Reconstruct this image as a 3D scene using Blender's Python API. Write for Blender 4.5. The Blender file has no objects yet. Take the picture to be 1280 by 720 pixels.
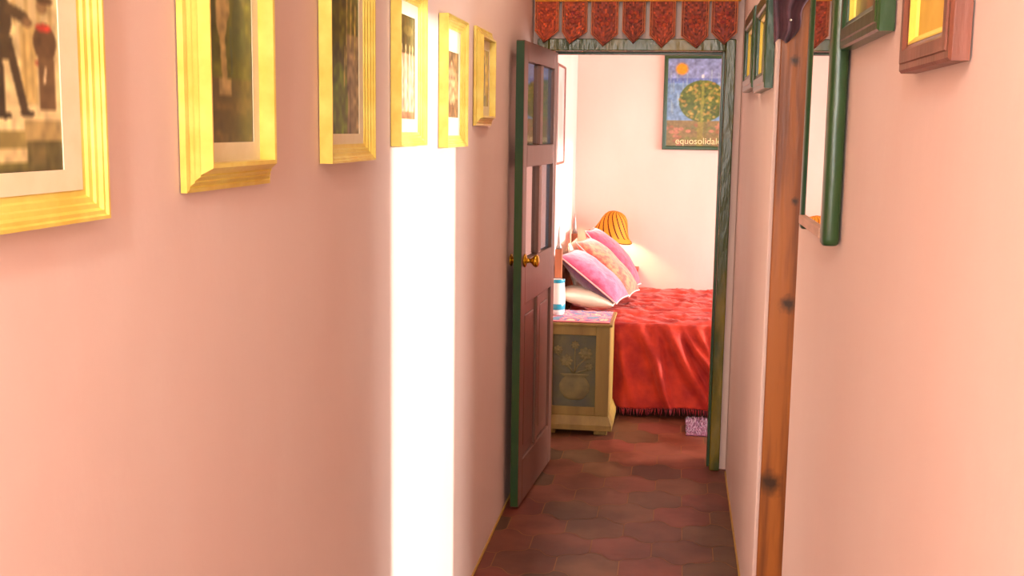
import bpy, math, random
import numpy as np
from mathutils import Vector, Matrix, noise
random.seed(7); rng = np.random.default_rng(5)
C = bpy.context.scene.collection
PI = math.pi

# ------------------------------------------------------------------ materials
def lin(c):
    return tuple(((v/12.92) if v <= .04045 else ((v+.055)/1.055)**2.4) for v in c)
def rgb(r, g, b): return lin((r/255, g/255, b/255)) + (1,)
MATS = {}
def mat(name, col, rough=.6, metal=0, col2=None, scale=8, stretch=(1, 1, 1), bump=0, bscale=40, attr=False, sheen=0,
        trans=0, coat=0, lo=.35, hi=.65, detail=4, spec=None):
    if name in MATS: return MATS[name]
    m = bpy.data.materials.new(name); m.use_nodes = True
    nt = m.node_tree; b = nt.nodes['Principled BSDF']
    b.inputs['Roughness'].default_value = rough; b.inputs['Metallic'].default_value = metal
    b.inputs['Base Color'].default_value = col
    if spec is not None: b.inputs['Specular IOR Level'].default_value = spec
    if sheen: b.inputs['Sheen Weight'].default_value = sheen
    if trans: b.inputs['Transmission Weight'].default_value = trans
    if coat: b.inputs['Coat Weight'].default_value = coat
    tc = nt.nodes.new('ShaderNodeTexCoord'); mp = nt.nodes.new('ShaderNodeMapping')
    mp.inputs['Scale'].default_value = stretch
    nt.links.new(tc.outputs['Object'], mp.inputs['Vector'])
    src = None
    if attr:
        a = nt.nodes.new('ShaderNodeVertexColor'); a.layer_name = 'Col'; src = a.outputs['Color']
    if col2:
        n = nt.nodes.new('ShaderNodeTexNoise'); n.inputs['Scale'].default_value = scale; n.inputs['Detail'].default_value = detail
        nt.links.new(mp.outputs['Vector'], n.inputs['Vector'])
        r = nt.nodes.new('ShaderNodeMapRange'); r.inputs[1].default_value = lo; r.inputs[2].default_value = hi
        nt.links.new(n.outputs['Fac'], r.inputs[0])
        mx = nt.nodes.new('ShaderNodeMix'); mx.data_type = 'RGBA'
        nt.links.new(r.outputs[0], mx.inputs[0])
        mx.inputs[6].default_value = col; mx.inputs[7].default_value = col2
        if attr:
            mx.blend_type = 'MULTIPLY'; mx.inputs[7].default_value = col2
            nt.links.new(src, mx.inputs[6])
        src = mx.outputs[2]
    if src: nt.links.new(src, b.inputs['Base Color'])
    if bump:
        n2 = nt.nodes.new('ShaderNodeTexNoise'); n2.inputs['Scale'].default_value = bscale; n2.inputs['Detail'].default_value = 6
        nt.links.new(mp.outputs['Vector'], n2.inputs['Vector'])
        bp = nt.nodes.new('ShaderNodeBump'); bp.inputs['Strength'].default_value = bump; bp.inputs['Distance'].default_value = .01
        nt.links.new(n2.outputs['Fac'], bp.inputs['Height']); nt.links.new(bp.outputs['Normal'], b.inputs['Normal'])
    MATS[name] = m
    return m

PLASTER = mat('pink_plaster', rgb(236, 213, 204), .75, col2=rgb(231, 201, 190), scale=1.7, stretch=(1, 1, .6), bump=.25, bscale=9, lo=.3, hi=.7, detail=5)
CEIL = mat('cream_plaster', rgb(235, 220, 200), .8, bump=.1, bscale=20)
TILE = mat('terracotta_tile', rgb(120, 70, 50), .42, attr=True, col2=rgb(190, 165, 140), scale=3, bump=.12, bscale=14, lo=.4, hi=.62)
GROUT = mat('grout', rgb(156, 118, 84), .8)
GOLD = mat('gold_moulding', rgb(248, 234, 124), .34, .15, col2=rgb(236, 206, 92), scale=14, stretch=(1, 1, 1), bump=.06, bscale=60)
GOLDB = mat('bright_gold_slip', rgb(246, 218, 92), .4, .15)
MATB = mat('cream_mat_board', rgb(244, 234, 200), .8, col2=rgb(238, 226, 188), scale=20)
YMATB = mat('yellow_mat_board', rgb(226, 192, 84), .8, col2=rgb(214, 176, 70), scale=20)
PRINT = mat('photographic_print', rgb(120, 110, 80), .28, attr=True, spec=.35)
GREEN = mat('dark_green_paint', rgb(26, 66, 44), .28, col2=rgb(48, 76, 30), scale=5, stretch=(1, 1, .5), bump=.15, bscale=30)
OLIVE = mat('olive_green_paint', rgb(64, 76, 22), .25, col2=rgb(124, 108, 22), scale=7, stretch=(1, 1, .35), bump=.5, bscale=26, lo=.45, hi=.62)
BACK = mat('frame_backing', rgb(92, 72, 50), .9)
BROWNF = mat('red_brown_wood', rgb(140, 84, 66), .4, col2=rgb(112, 62, 46), scale=6, stretch=(4, 4, .6), bump=.08)
PINKW = mat('pale_limed_wood', rgb(212, 170, 150), .55, col2=rgb(190, 146, 120), scale=12, stretch=(1, 4, 4))
DOORP = mat('mauve_brown_paint', rgb(122, 80, 64), .4, col2=rgb(106, 70, 56), scale=4, stretch=(1, 1, .3), bump=.08, bscale=20)
BRASS = mat('brass', rgb(214, 170, 50), .18, 1)
REDW = mat('red_painted_wood', rgb(196, 52, 34), .45, col2=rgb(160, 40, 28), scale=9)
BEDW = mat('bed_wood', rgb(176, 104, 66), .45, col2=rgb(140, 78, 48), scale=7, stretch=(3, 3, .5))
IRON = mat('grey_iron', rgb(150, 138, 136), .4, .6)
WHITE = mat('white_cotton', rgb(244, 232, 214), .85, bump=.15, bscale=30)
CHESTW = mat('honey_pine', rgb(152, 124, 58), .5, col2=rgb(128, 100, 44), scale=5, stretch=(3, 3, .5), bump=.08)
CHESTP = mat('carved_grey_olive_wood', rgb(98, 92, 56), .55, col2=rgb(80, 80, 66), scale=9, bump=.3, bscale=60)
CHESTR = mat('carved_relief_wood', rgb(128, 114, 66), .55, col2=rgb(104, 94, 58), scale=15, bump=.2, bscale=60)
LILAC = mat('lilac_shag', rgb(156, 92, 124), .95, col2=rgb(132, 70, 104), scale=30, sheen=.4)
PURPLE = mat('dark_purple_cloth', rgb(92, 54, 62), .9, col2=rgb(70, 44, 52), scale=20, sheen=.3)
CERAM = mat('white_glaze', rgb(240, 240, 236), .2, coat=.5)
TEAL = mat('teal_glaze', rgb(40, 150, 180), .2, coat=.5)
CREAMT = mat('yellowed_trim', rgb(186, 148, 70), .6)
WFRAME = mat('white_window_paint', rgb(235, 232, 225), .4)
STONE = mat('window_sill_stone', rgb(190, 180, 165), .6, col2=rgb(170, 160, 148), scale=12)
ATTRCLOTH = mat('patterned_cloth', rgb(200, 60, 50), .85, attr=True, bump=.2, bscale=120, sheen=.2)
MIRROR = mat('silvered_glass', (.92, .92, .92, 1), .015, 1)
GLASSC = mat('clear_pane', (.93, .95, .95, 1), .02, 0, trans=1); GLASSC.node_tree.nodes['Principled BSDF'].inputs['IOR'].default_value = 1.35
GLASSB = mat('blue_tinted_pane', rgb(132, 168, 196), .05, 0, trans=.75); GLASSB.node_tree.nodes['Principled BSDF'].inputs['IOR'].default_value = 1.45
YELTRIM = mat('yellow_braid', rgb(222, 150, 36), .7, bump=.3, bscale=150)

def wood_post():
    m = mat('knotty_timber', rgb(160, 92, 36), .38, col2=rgb(116, 62, 24), scale=5, stretch=(6, 6, .45), bump=.15, bscale=8, lo=.38, hi=.6)
    nt = m.node_tree; b = nt.nodes['Principled BSDF']
    src = b.inputs['Base Color'].links[0].from_socket
    tc = [n for n in nt.nodes if n.type == 'TEX_COORD'][0]
    for kx, kz, r in ((.345, 1.09, .032), (.316, .53, .045), (.33, 1.81, .018), (.35, 1.40, .014)):
        mp = nt.nodes.new('ShaderNodeMapping'); mp.vector_type = 'POINT'
        mp.inputs['Location'].default_value = (-kx/r, 0, -kz/(r*1.1)); mp.inputs['Scale'].default_value = (1/r, 0, 1/(r*1.1))
        nt.links.new(tc.outputs['Object'], mp.inputs['Vector'])
        nz = nt.nodes.new('ShaderNodeTexNoise'); nz.inputs['Scale'].default_value = 1.6
        nt.links.new(mp.outputs['Vector'], nz.inputs['Vector'])
        ln = nt.nodes.new('ShaderNodeVectorMath'); ln.operation = 'LENGTH'; nt.links.new(mp.outputs['Vector'], ln.inputs[0])
        ad = nt.nodes.new('ShaderNodeMath'); ad.operation = 'ADD'; nt.links.new(ln.outputs['Value'], ad.inputs[0]); nt.links.new(nz.outputs['Fac'], ad.inputs[1])
        mr = nt.nodes.new('ShaderNodeMapRange'); mr.inputs[1].default_value = .75; mr.inputs[2].default_value = 1.5
        nt.links.new(ad.outputs[0], mr.inputs[0])
        mx = nt.nodes.new('ShaderNodeMix'); mx.data_type = 'RGBA'
        nt.links.new(mr.outputs[0], mx.inputs[0]); mx.inputs[6].default_value = rgb(58, 36, 18); nt.links.new(src, mx.inputs[7]); src = mx.outputs[2]
    nt.links.new(src, b.inputs['Base Color'])
    return m
TIMBER = wood_post()

def spread_mat():
    m = mat('red_bedspread', rgb(226, 66, 36), .7, col2=rgb(172, 28, 22), scale=9, stretch=(1, 1.5, 1), bump=.35, bscale=38, sheen=.15, lo=.3, hi=.7)
    nt = m.node_tree; b = nt.nodes['Principled BSDF']; out = nt.nodes['Material Output']
    src = b.inputs['Base Color'].links[0].from_socket
    tr = nt.nodes.new('ShaderNodeBsdfTranslucent'); nt.links.new(src, tr.inputs['Color'])
    ms = nt.nodes.new('ShaderNodeMixShader'); ms.inputs[0].default_value = .2
    nt.links.new(b.outputs[0], ms.inputs[1]); nt.links.new(tr.outputs[0], ms.inputs[2]); nt.links.new(ms.outputs[0], out.inputs['Surface'])
    return m
SPREAD = spread_mat()
def shade_mat(name, c):
    m = mat(name, c, .7)
    nt = m.node_tree; b = nt.nodes['Principled BSDF']; out = nt.nodes['Material Output']
    tr = nt.nodes.new('ShaderNodeBsdfTranslucent'); tr.inputs['Color'].default_value = c
    ms = nt.nodes.new('ShaderNodeMixShader'); ms.inputs[0].default_value = .5
    nt.links.new(b.outputs[0], ms.inputs[1]); nt.links.new(tr.outputs[0], ms.inputs[2]); nt.links.new(ms.outputs[0], out.inputs['Surface'])
    return m
SHADEY = shade_mat('orange_yellow_shade', rgb(242, 176, 52)); SHADEB = shade_mat('brown_shade_stripe', rgb(84, 42, 16))
def velvet(name, a, b_): return mat(name, a, .75, col2=b_, scale=26, bump=.35, bscale=45, sheen=.6, lo=.4, hi=.6)
MAUVE = velvet('mauve_velvet', rgb(208, 92, 130), rgb(180, 62, 104))
DPURP = velvet('dark_purple_velvet', rgb(96, 44, 84), rgb(78, 34, 66))
HOTP = velvet('hot_pink_velvet', rgb(216, 56, 96), rgb(188, 30, 66))
ORNG = velvet('orange_brocade', rgb(226, 124, 82), rgb(196, 62, 46))
PIPING = mat('pale_piping', rgb(236, 176, 172), .7)

# ------------------------------------------------------------------ mesh kit
class MB:
    def __init__(s): s.v = []; s.f = []; s.m = []; s.s = []; s.c = None
    def add(s, vs, fs, mi=0, smooth=False, M=None):
        o = len(s.v)
        s.v += [tuple(M @ Vector(p)) if M else tuple(p) for p in vs]
        for f in fs: s.f.append(tuple(i+o for i in f)); s.m.append(mi); s.s.append(smooth)
    def box(s, x0, x1, y0, y1, z0, z1, mi=0, M=None, taper=None):
        v = [(x0, y0, z0), (x1, y0, z0), (x1, y1, z0), (x0, y1, z0), (x0, y0, z1), (x1, y0, z1), (x1, y1, z1), (x0, y1, z1)]
        s.add(v, [(3, 2, 1, 0), (4, 5, 6, 7), (0, 1, 5, 4), (1, 2, 6, 5), (2, 3, 7, 6), (3, 0, 4, 7)], mi, False, M)
    def lathe(s, prof, seg=24, mi=0, M=None, mfun=None, smooth=True, caps=True):
        vs = []; fs = []; n = len(prof); ms = []
        for r, z in prof:
            for k in range(seg):
                a = 2*PI*k/seg; vs.append((r*math.cos(a), r*math.sin(a), z))
        for i in range(n-1):
            for k in range(seg):
                k2 = (k+1) % seg; fs.append((i*seg+k, i*seg+k2, (i+1)*seg+k2, (i+1)*seg+k)); ms.append(mfun(i, k) if mfun else mi)
        if caps:
            if prof[0][0] > 1e-4: fs.append(tuple(range(seg))[::-1]); ms.append(mi)
            if prof[-1][0] > 1e-4: fs.append(tuple((n-1)*seg+k for k in range(seg))); ms.append(mi)
        o = len(s.f); s.add(vs, fs, mi, smooth, M)
        for i, q in enumerate(ms): s.m[o+i] = q
    def tube(s, pts, r, seg=8, mi=0, closed=False):
        P = [Vector(p) for p in pts]; n = len(P); vs = []; fs = []
        for i, p in enumerate(P):
            t = (P[(i+1) % n]-P[i-1]) if closed or 0 < i < n-1 else (P[1]-P[0] if i == 0 else P[-1]-P[-2])
            t.normalize(); up = Vector((0, 0, 1)) if abs(t.z) < .9 else Vector((1, 0, 0))
            a = t.cross(up).normalized(); b = a.cross(t)
            rr = r[i] if isinstance(r, (list, tuple)) else r
            for k in range(seg):
                q = 2*PI*k/seg; vs.append(p + a*rr*math.cos(q) + b*rr*math.sin(q))
        for i in range(n if closed else n-1):
            j = (i+1) % n
            for k in range(seg):
                k2 = (k+1) % seg; fs.append((i*seg+k, i*seg+k2, j*seg+k2, j*seg+k))
        if not closed: fs.append(tuple(range(seg))[::-1]); fs.append(tuple((n-1)*seg+k for k in range(seg)))
        s.add(vs, fs, mi, True)
    def prism(s, poly, d, mi=0, M=None):          # poly in XZ, extruded along +Y by d
        n = len(poly); vs = [(x, 0, z) for x, z in poly] + [(x, d, z) for x, z in poly]
        fs = [tuple(range(n)), tuple(range(n, 2*n))[::-1]] + [(i, i+n, (i+1) % n+n, (i+1) % n) for i in range(n)]
        s.add(vs, fs, mi, False, M)
    def build(s, name, mats, parent=None, bevel=0, seg=2, cols=None, loc=None):
        me = bpy.data.meshes.new(name); me.from_pydata([tuple(v) for v in s.v], [], s.f)
        mats = mats if isinstance(mats, (list, tuple)) else [mats]
        for m in mats: me.materials.append(m)
        me.polygons.foreach_set('material_index', s.m); me.polygons.foreach_set('use_smooth', s.s)
        if cols is not None:                       # one colour per face
            ca = me.color_attributes.new('Col', 'FLOAT_COLOR', 'CORNER'); buf = np.ones((len(me.loops), 4), np.float32)
            i = 0
            for p in me.polygons:
                buf[i:i+p.loop_total, :3] = cols[p.index]; i += p.loop_total
            ca.data.foreach_set('color', buf.ravel())
        me.update()
        o = bpy.data.objects.new(name, me); C.objects.link(o)
        if loc: o.location = loc
        if parent: o.parent = parent
        if bevel:
            b = o.modifiers.new('bevel', 'BEVEL'); b.width = bevel; b.segments = seg; b.limit_method = 'ANGLE'; b.angle_limit = .6
            b.harden_normals = False
        return o
def thing(name, label, cat, loc=(0, 0, 0), rz=0, group=None):
    o = bpy.data.objects.new(name, None); C.objects.link(o); o.location = loc; o.rotation_euler = (0, 0, rz)
    o.empty_display_size = .1
    return tag(o, label, cat, group)
def tag(o, label, cat, group=None):
    o['label'] = label; o['category'] = cat
    if group: o['group'] = group
    return o
def struct(o, label, cat):
    o['kind'] = 'structure'; return tag(o, label, cat)
def boxes(name, mats, bs, parent=None, bevel=0, seg=2):
    m = MB()
    for b in bs: m.box(*b)
    return m.build(name, mats, parent, bevel, seg)

# ------------------------------------------------------------------ painted prints
class Canvas:
    def __init__(s, w, h, base):
        w, h = int(w*1.5), int(h*1.5); s.w, s.h = w, h; s.a = np.tile(np.array(base, float), (h, w, 1)); s.yy, s.xx = np.mgrid[0:h, 0:w]; s.x = (s.xx+.5)/w; s.y = 1-(s.yy+.5)/h
    def put(s, mask, c, a=1.): mask = mask*a; s.a = s.a*(1-mask[..., None]) + np.array(c, float)*mask[..., None]
    def rect(s, x0, x1, y0, y1, c, a=1.): s.put(((s.x >= x0) & (s.x <= x1) & (s.y >= y0) & (s.y <= y1)).astype(float), c, a)
    def ell(s, cx, cy, rx, ry, c, a=1., rot=0.):
        dx, dy = s.x-cx, s.y-cy; ca, sa = math.cos(rot), math.sin(rot)
        s.put((((dx*ca+dy*sa)/rx)**2 + ((-dx*sa+dy*ca)/ry)**2 <= 1).astype(float), c, a)
    def line(s, x0, y0, x1, y1, w, c, a=1.):
        dx, dy = x1-x0, y1-y0; L = dx*dx+dy*dy
        t = np.clip(((s.x-x0)*dx+(s.y-y0)*dy)/L, 0, 1); s.put((np.hypot(s.x-x0-t*dx, s.y-y0-t*dy) < w).astype(float), c, a)
    def mottle(s, amt, cell=5, mask=None):
        cell *= 1.5
        gh, gw = int(s.h//cell)+2, int(s.w//cell)+2; g = rng.normal(0, 1, (gh, gw))
        fy, fx = s.yy/cell, s.xx/cell; iy, ix = fy.astype(int), fx.astype(int); ty, tx = fy-iy, fx-ix
        n = (g[iy, ix]*(1-tx)+g[iy, ix+1]*tx)*(1-ty)+(g[iy+1, ix]*(1-tx)+g[iy+1, ix+1]*tx)*ty
        if mask is not None: n = n*mask
        s.a = np.clip(s.a*(1+amt*n[..., None]), 0, 255)
    def mesh(s, name, W, H, parent, y, x0, z0, material=PRINT):   # in the XZ plane facing -Y
        mb = MB(); nx, nz = s.w, s.h
        vs = [(x0+W*i/nx, y, z0+H*j/nz) for j in range(nz+1) for i in range(nx+1)]
        fs = []; cols = []
        for j in range(nz):
            for i in range(nx):
                a = j*(nx+1)+i; fs.append((a, a+1, a+nx+2, a+nx+1))
        a_ = s.a; q_ = np.pad(a_, ((1, 1), (1, 1), (0, 0)), mode='edge'); a_ = sum(q_[i:i+a_.shape[0], j:j+a_.shape[1]] for i in range(3) for j in range(3))/9
        p = np.pad(a_[::-1], ((0, 1), (0, 1), (0, 0)), mode='edge')/255.
        arr = np.where(p <= .04045, p/12.92, ((p+.055)/1.055)**2.4).reshape(-1, 3)
        mb.add(vs, fs); o = mb.build(name, material, parent)
        ca = o.data.color_attributes.new('Col', 'FLOAT_COLOR', 'POINT'); buf = np.ones((len(vs), 4), np.float32); buf[:, :3] = arr
        ca.data.foreach_set('color', buf.ravel()); return o

def frame_ring(W, H, prof, mi=0):
    """mitred moulding: prof = [(inset, height)], front faces -Y, origin at the bottom centre of the frame"""
    mb = MB(); n = len(prof); vs = []
    for t, d in prof:
        vs += [(-W/2+t, -d, t), (W/2-t, -d, t), (W/2-t, -d, H-t), (-W/2+t, -d, H-t)]
    fs = []
    for i in range(n-1):
        for k in range(4):
            k2 = (k+1) % 4; fs.append((i*4+k, i*4+k2, (i+1)*4+k2, (i+1)*4+k))
    mb.add(vs, fs, mi)
    return mb
def mat_ring(W, H, ins, b, y, th=.0015):
    """window mount: outer rectangle inset by ins, opening inset by b = (left, right, bottom, top)"""
    o = [(-W/2+ins, ins), (W/2-ins, ins), (W/2-ins, H-ins), (-W/2+ins, H-ins)]
    i = [(-W/2+ins+b[0], ins+b[2]), (W/2-ins-b[1], ins+b[2]), (W/2-ins-b[1], H-ins-b[3]), (-W/2+ins+b[0], H-ins-b[3])]
    mb = MB(); vs = [(x, y, z) for x, z in o] + [(x, y, z) for x, z in i] + [(x, y+th, z) for x, z in i]
    fs = [(k, (k+1) % 4, 4+(k+1) % 4, 4+k) for k in range(4)] + [(4+k, 4+(k+1) % 4, 8+(k+1) % 4, 8+k) for k in range(4)]
    mb.add(vs, fs)
    return mb, i
SCOOP = lambda d, m: [(0, 0), (0, d), (.004, d), (.006, d-.003), (.010, d-.003), (.013, d-.007), (m*.5, d-.008), (m*.55, d-.011), (m*.72, d-.012), (m*.78, d-.015), (m, d-.016), (m, .004)]
REVERSE = lambda d, m: [(0, 0), (0, .009), (.006, .011), (.008, .009), (.014, .015), (.016, .0135), (.022, .020), (.024, .0185), (m-.006, d), (m, d-.001), (m, .004)]
FLATP = lambda d, m: [(0, 0), (0, d-.005), (.003, d-.002), (m*.30, d-.002), (m*.34, d), (m*.75, d), (m*.85, d-.004), (m, d-.006), (m, .004)]
def picture(name, label, cat, group, y0, y1, z0, z1, wall, prof, m, fmat, mount, paint, mmat=MATB, slip=None, tilt=0, gap=.002, roll=0):
    """wall: ('L', x) faces +x, ('R', x) faces -x, ('B', y) faces -y; y0..y1 run along the wall"""
    W, H = y1-y0, z1-z0; mid = (y0+y1)/2; side, c = wall
    loc, rz = {'L': ((c+gap, mid, z0), PI/2), 'R': ((c-gap, mid, z0), -PI/2), 'B': ((mid, c-gap, z0), 0)}[side]
    t = thing(name, label, cat, loc, rz, group)
    if tilt or roll: t.rotation_euler = (tilt, roll, rz)
    frame_ring(W, H, prof).build('moulding', fmat, t)
    boxes('backing_board', BACK, [(-W/2+.006, W/2-.006, -.0035, -.0005, .006, H-.006)], t)
    ins = m-.001
    if slip:
        sw, sd = slip
        frame_ring(W-2*ins, H-2*ins, [(0, .004), (0, sd), (.002, sd), (sw, sd-.006), (sw, .004)]).build('gold_slip', GOLDB, t).location = (0, 0, ins)
        ins += sw-.0005
    mb, i = mat_ring(W, H, ins, mount, -.0075)
    if max(mount) > 0: mb.build('mount', mmat, t)
    pw, ph = i[1][0]-i[0][0]+.004, i[2][1]-i[0][1]+.004
    cv = paint(pw, ph); cv.mesh('print', pw, ph, t, -.0058, i[0][0]-.002, i[0][1]-.002)
    return t

# ------------------------------------------------------------------ the setting
LX, RX = -.684, .277
CH = 2.7
def lattice_floor():
    mb = MB(); cols = []
    slab = [(-.80, 2.72, -2.12, 7.80, -.08, -.0016), (2.72, 3.12, .85, 4.95, -.08, -.0016)]
    for b in slab: mb.box(*b, mi=1)
    cols += [(.3, .2, .14)]*12
    R_ = .135; w = math.sqrt(3)*R_
    row = 0; y = -2.1
    pal = [(116, 66, 50), (126, 72, 54), (104, 62, 46), (92, 66, 46), (120, 62, 50), (110, 76, 52), (86, 62, 44)]
    while y < 7.8:
        x = -.75 + (w/2 if row % 2 else 0)
        while x < 3.05:
            ok = (x < .42 and y < 5.5) or (y > 5.25 and x < 2.66) or (.2 < x and .95 < y < 4.85)
            if ok:
                P = []
                cor = [(x+R_*math.sin(k*PI/3), y+R_*math.cos(k*PI/3)) for k in range(6)]
                for k in range(6):
                    a, b = cor[k], cor[(k+1) % 6]; dx, dy = b[0]-a[0], b[1]-a[1]
                    amp = .10 if k not in (1, 4) else 0.
                    for q in range(6):
                        t = q/6; o = amp*math.sin(2*PI*t); P.append((a[0]+dx*t-dy*o, a[1]+dy*t+dx*o))
                s = 1-.0022/R_
                mb.add([(x+(p[0]-x)*s, y+(p[1]-y)*s, 0) for p in P], [tuple(range(len(P)))[::-1]], 0)
                c = random.choice(pal); j = random.uniform(1.02, 1.18); cols.append(lin(tuple(min(1, v*j/255) for v in c)))
            x += w
        y += 1.5*R_; row += 1
    o = mb.build('floor', [TILE, GROUT], cols=cols)
    struct(o, 'dark terracotta floor of wavy edged tiles with pale grout', 'floor')
lattice_floor()
struct(boxes('wall_left', PLASTER, [(LX-.1, LX, -2.1, 7.75, 0, CH)]), 'long pink plaster wall on the left hung with gold frames', 'wall')
OY0, OY1 = 2.60, 3.44
struct(boxes('wall_right', PLASTER, [(RX, .477, -2.1, OY0, 0, CH), (RX, .477, OY1, 5.30, 0, CH), (RX, .477, OY0, OY1, 2.06, CH)], bevel=.006, seg=3),
       'pink plaster wall on the right with mirror and side doorway', 'wall')
struct(boxes('wall_rear', PLASTER, [(LX, -.56, -2.1, -2.0, 0, CH), (.16, RX, -2.1, -2.0, 0, CH), (-.56, .16, -2.1, -2.0, 0, .9), (-.56, .16, -2.1, -2.0, 2.3, CH)]), 'pink end wall behind the viewer', 'wall')
struct(boxes('wall_front', PLASTER, [(LX, -.660, 5.30, 5.45, 0, CH), (.246, 2.7, 5.30, 5.45, 0, CH), (-.660, .246, 5.30, 5.45, 2.022, CH)]),
       'pink wall across the corridor end around the bedroom doorway', 'wall')
struct(boxes('wall_back', PLASTER, [(LX, 2.7, 7.65, 7.75, 0, CH)]), 'bright pink bedroom wall behind the bed', 'wall')
WY0, WY1, WZ0, WZ1 = 5.75, 7.35, .12, 1.90     # bedroom window
struct(boxes('wall_east', PLASTER, [(2.6, 2.7, 5.45, WY0, 0, CH), (2.6, 2.7, WY1, 7.65, 0, CH), (2.6, 2.7, WY0, WY1, 0, WZ0), (2.6, 2.7, WY0, WY1, WZ1, CH)]),
       'bedroom window wall on the right', 'wall')
SX = 3.0
struct(boxes('wall_side', PLASTER, [(SX, SX+.1, .9, 2.2, 0, CH), (SX, SX+.1, 3.75, 4.9, 0, CH), (SX, SX+.1, 2.2, 3.75, 2.55, CH),
                                    (.477, SX, .9, 1.0, 0, CH), (.477, SX, 4.8, 4.9, 0, CH)]), 'pink walls of the side room', 'wall')
struct(boxes('ceiling', CEIL, [(-.80, 3.12, -2.12, 7.80, CH, CH+.08)]), 'cream plaster ceiling', 'ceiling')
struct(boxes('baseboard_left', CREAMT, [(LX, LX+.006, -2, 5.24, 0, .008)]), 'thin yellowed strip along the foot of the left wall', 'baseboard')
struct(boxes('baseboard_right', CREAMT, [(RX-.006, RX, -2, OY0-.01, 0, .008), (RX-.006, RX, OY1+.01, 5.24, 0, .008)]), 'thin yellowed strip along the foot of the right wall', 'baseboard')
def window(name, label, x, y0, y1, z0, z1, mull, trans_):
    t = thing(name, label, 'window', (x+.05, (y0+y1)/2, z0)); t['kind'] = 'structure'
    W, H = y1-y0, z1-z0; f = .045
    boxes('window_frame', WFRAME, [(-.03, .03, -W/2, -W/2+f, 0, H), (-.03, .03, W/2-f, W/2, 0, H), (-.03, .03, -W/2+f, W/2-f, 0, f), (-.03, .03, -W/2+f, W/2-f, H-f, H)], t, .004)
    if mull: boxes('mullion', WFRAME, [(-.02, .02, m-.012, m+.012, f, H-f) for m in mull], t)
    if z0 > .1: boxes('window_sill', STONE, [(-.10, -.05, -W/2-.04, W/2+.04, -.035, 0)], t, .005)
window('window_1', 'white framed bedroom window in the right wall', 2.6, WY0, WY1, WZ0, WZ1, [.38], [])
window('window_2', 'white framed glazed opening of the side room', SX, 2.2, 3.75, 0, 2.55, [-.72, .72], [])

w3 = thing('added_rear_window', 'added white window frame behind the viewer for the rear fill light', 'window', (-.2, -2.05, .9)); w3['kind'] = 'structure'  # unseen opening, added to let the rear fill light in
boxes('window_frame', WFRAME, [(-.36, -.32, -.03, .03, 0, 1.4), (.32, .36, -.03, .03, 0, 1.4), (-.32, .32, -.03, .03, 0, .04), (-.32, .32, -.03, .03, 1.36, 1.4)], w3, .004)
# bedroom door frame
FY0, FY1 = 5.265, 5.46
t = thing('trim_1', 'green painted bedroom door frame under the hanging textile', 'door frame', (0, 5.36, 0)); t['kind'] = 'structure'
def jamb(x0, x1, casing):
    m = MB(); m.box(x0, x1, FY0-5.36, FY1-5.36, 0, 2.02); return m.build('jamb', OLIVE, t, .004)
jamb(-.660, -.608, 0); jamb(.200, .246, 0)
boxes('lintel', OLIVE, [(-.608, .200, FY0-5.36, FY1-5.36, 1.966, 2.02)], t, .004)
boxes('door_stop', GREEN, [(.188, .200, -.03, .04, 0, 1.966), (-.608, -.598, .0, .04, 0, 1.966), (-.598, .188, 0, .04, 1.955, 1.966)], t, .002)
# timber door post in the side doorway
t = thing('trim_2', 'knotty orange brown timber door post at the side doorway', 'door post'); t['kind'] = 'structure'
m = MB(); m.box(.288, .480, OY1-.022, OY1, 0, 2.055); m.build('post', TIMBER, t, .003)
m = MB(); m.box(.286, .480, OY0+.0, OY1-.022, 2.02, 2.058); m.build('head_board', TIMBER, t, .003)
m = MB(); m.box(.300, .480, OY0, OY0+.02, 0, 2.02); m.build('post', TIMBER, t, .003)

# ------------------------------------------------------------------ bedroom door leaf (open into the corridor)
hx, hy = -.598, 5.262; ex, ey = -.655, 4.535
ang = math.atan2(ey-hy, ex-hx)
LW = math.hypot(ex-hx, ey-hy); LH = 1.945
d = thing('door_1', 'open mauve brown glazed bedroom door folded back against the left wall', 'door', (hx, hy, .012), ang); d['kind'] = 'structure'
# local +X from the hinge to the free edge, +Y is the side that faces the corridor
TH = .036
st, mid = .075, LW/2
zr = [(0, .19), (.86, 1.05), (1.435, 1.525), (1.865, LH)]
leaf = [(0, st, 0, TH, 0, LH), (LW-st, LW, 0, TH, 0, LH)]
for a, b in zr: leaf.append((st, LW-st, 0, TH, a, b))
gaps = [(.19, .86), (1.05, 1.435), (1.525, 1.865)]
for a, b in gaps: leaf.append((mid-.03, mid+.03, 0, TH, a, b))
boxes('leaf_frame', DOORP, leaf, d, .004)
for c0, c1, gm in ((st, mid-.03, GLASSB), (mid+.03, LW-st, GLASSC)):
    m = MB(); m.box(c0, c1, TH/2-.006, TH/2+.006, .19, .86); x0, x1 = c0+.04, c1-.04
    m.box(x0, x1, TH/2-.011, TH/2+.011, .24, .81); m.build('lower_panel', DOORP, d, .004)
    for a, b in gaps[1:]:
        m = MB(); m.box(c0+.001, c1-.001, TH/2-.002, TH/2+.002, a+.001, b-.001)
        o = m.build('pane', gm, d); o['label'] = 'bluish glass pane' if gm is GLASSB else 'clear glass pane'
m = MB(); m.box(LW-.0005, LW+.0012, .002, TH-.002, .004, LH-.004); m.build('edge_lipping', GREEN, d)['label'] = 'dark green painted leading edge'
for sgn in (1, -1):
    L_ = .062 if sgn > 0 else .026
    M = Matrix.Translation((LW-.055, TH if sgn > 0 else 0, 1.05)) @ Matrix.Rotation(-sgn*PI/2, 4, 'X')
    m = MB(); m.lathe([(.028, 0), (.029, .003), (.024, .007), (.011, .010), (.009, L_*.45), (.014, L_*.52), (.024, L_*.66), (.027, L_*.8), (.022, L_*.94), (.008, L_), (0, L_)], 28, M=M)
    m.build('door_knob', BRASS, d)
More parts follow.
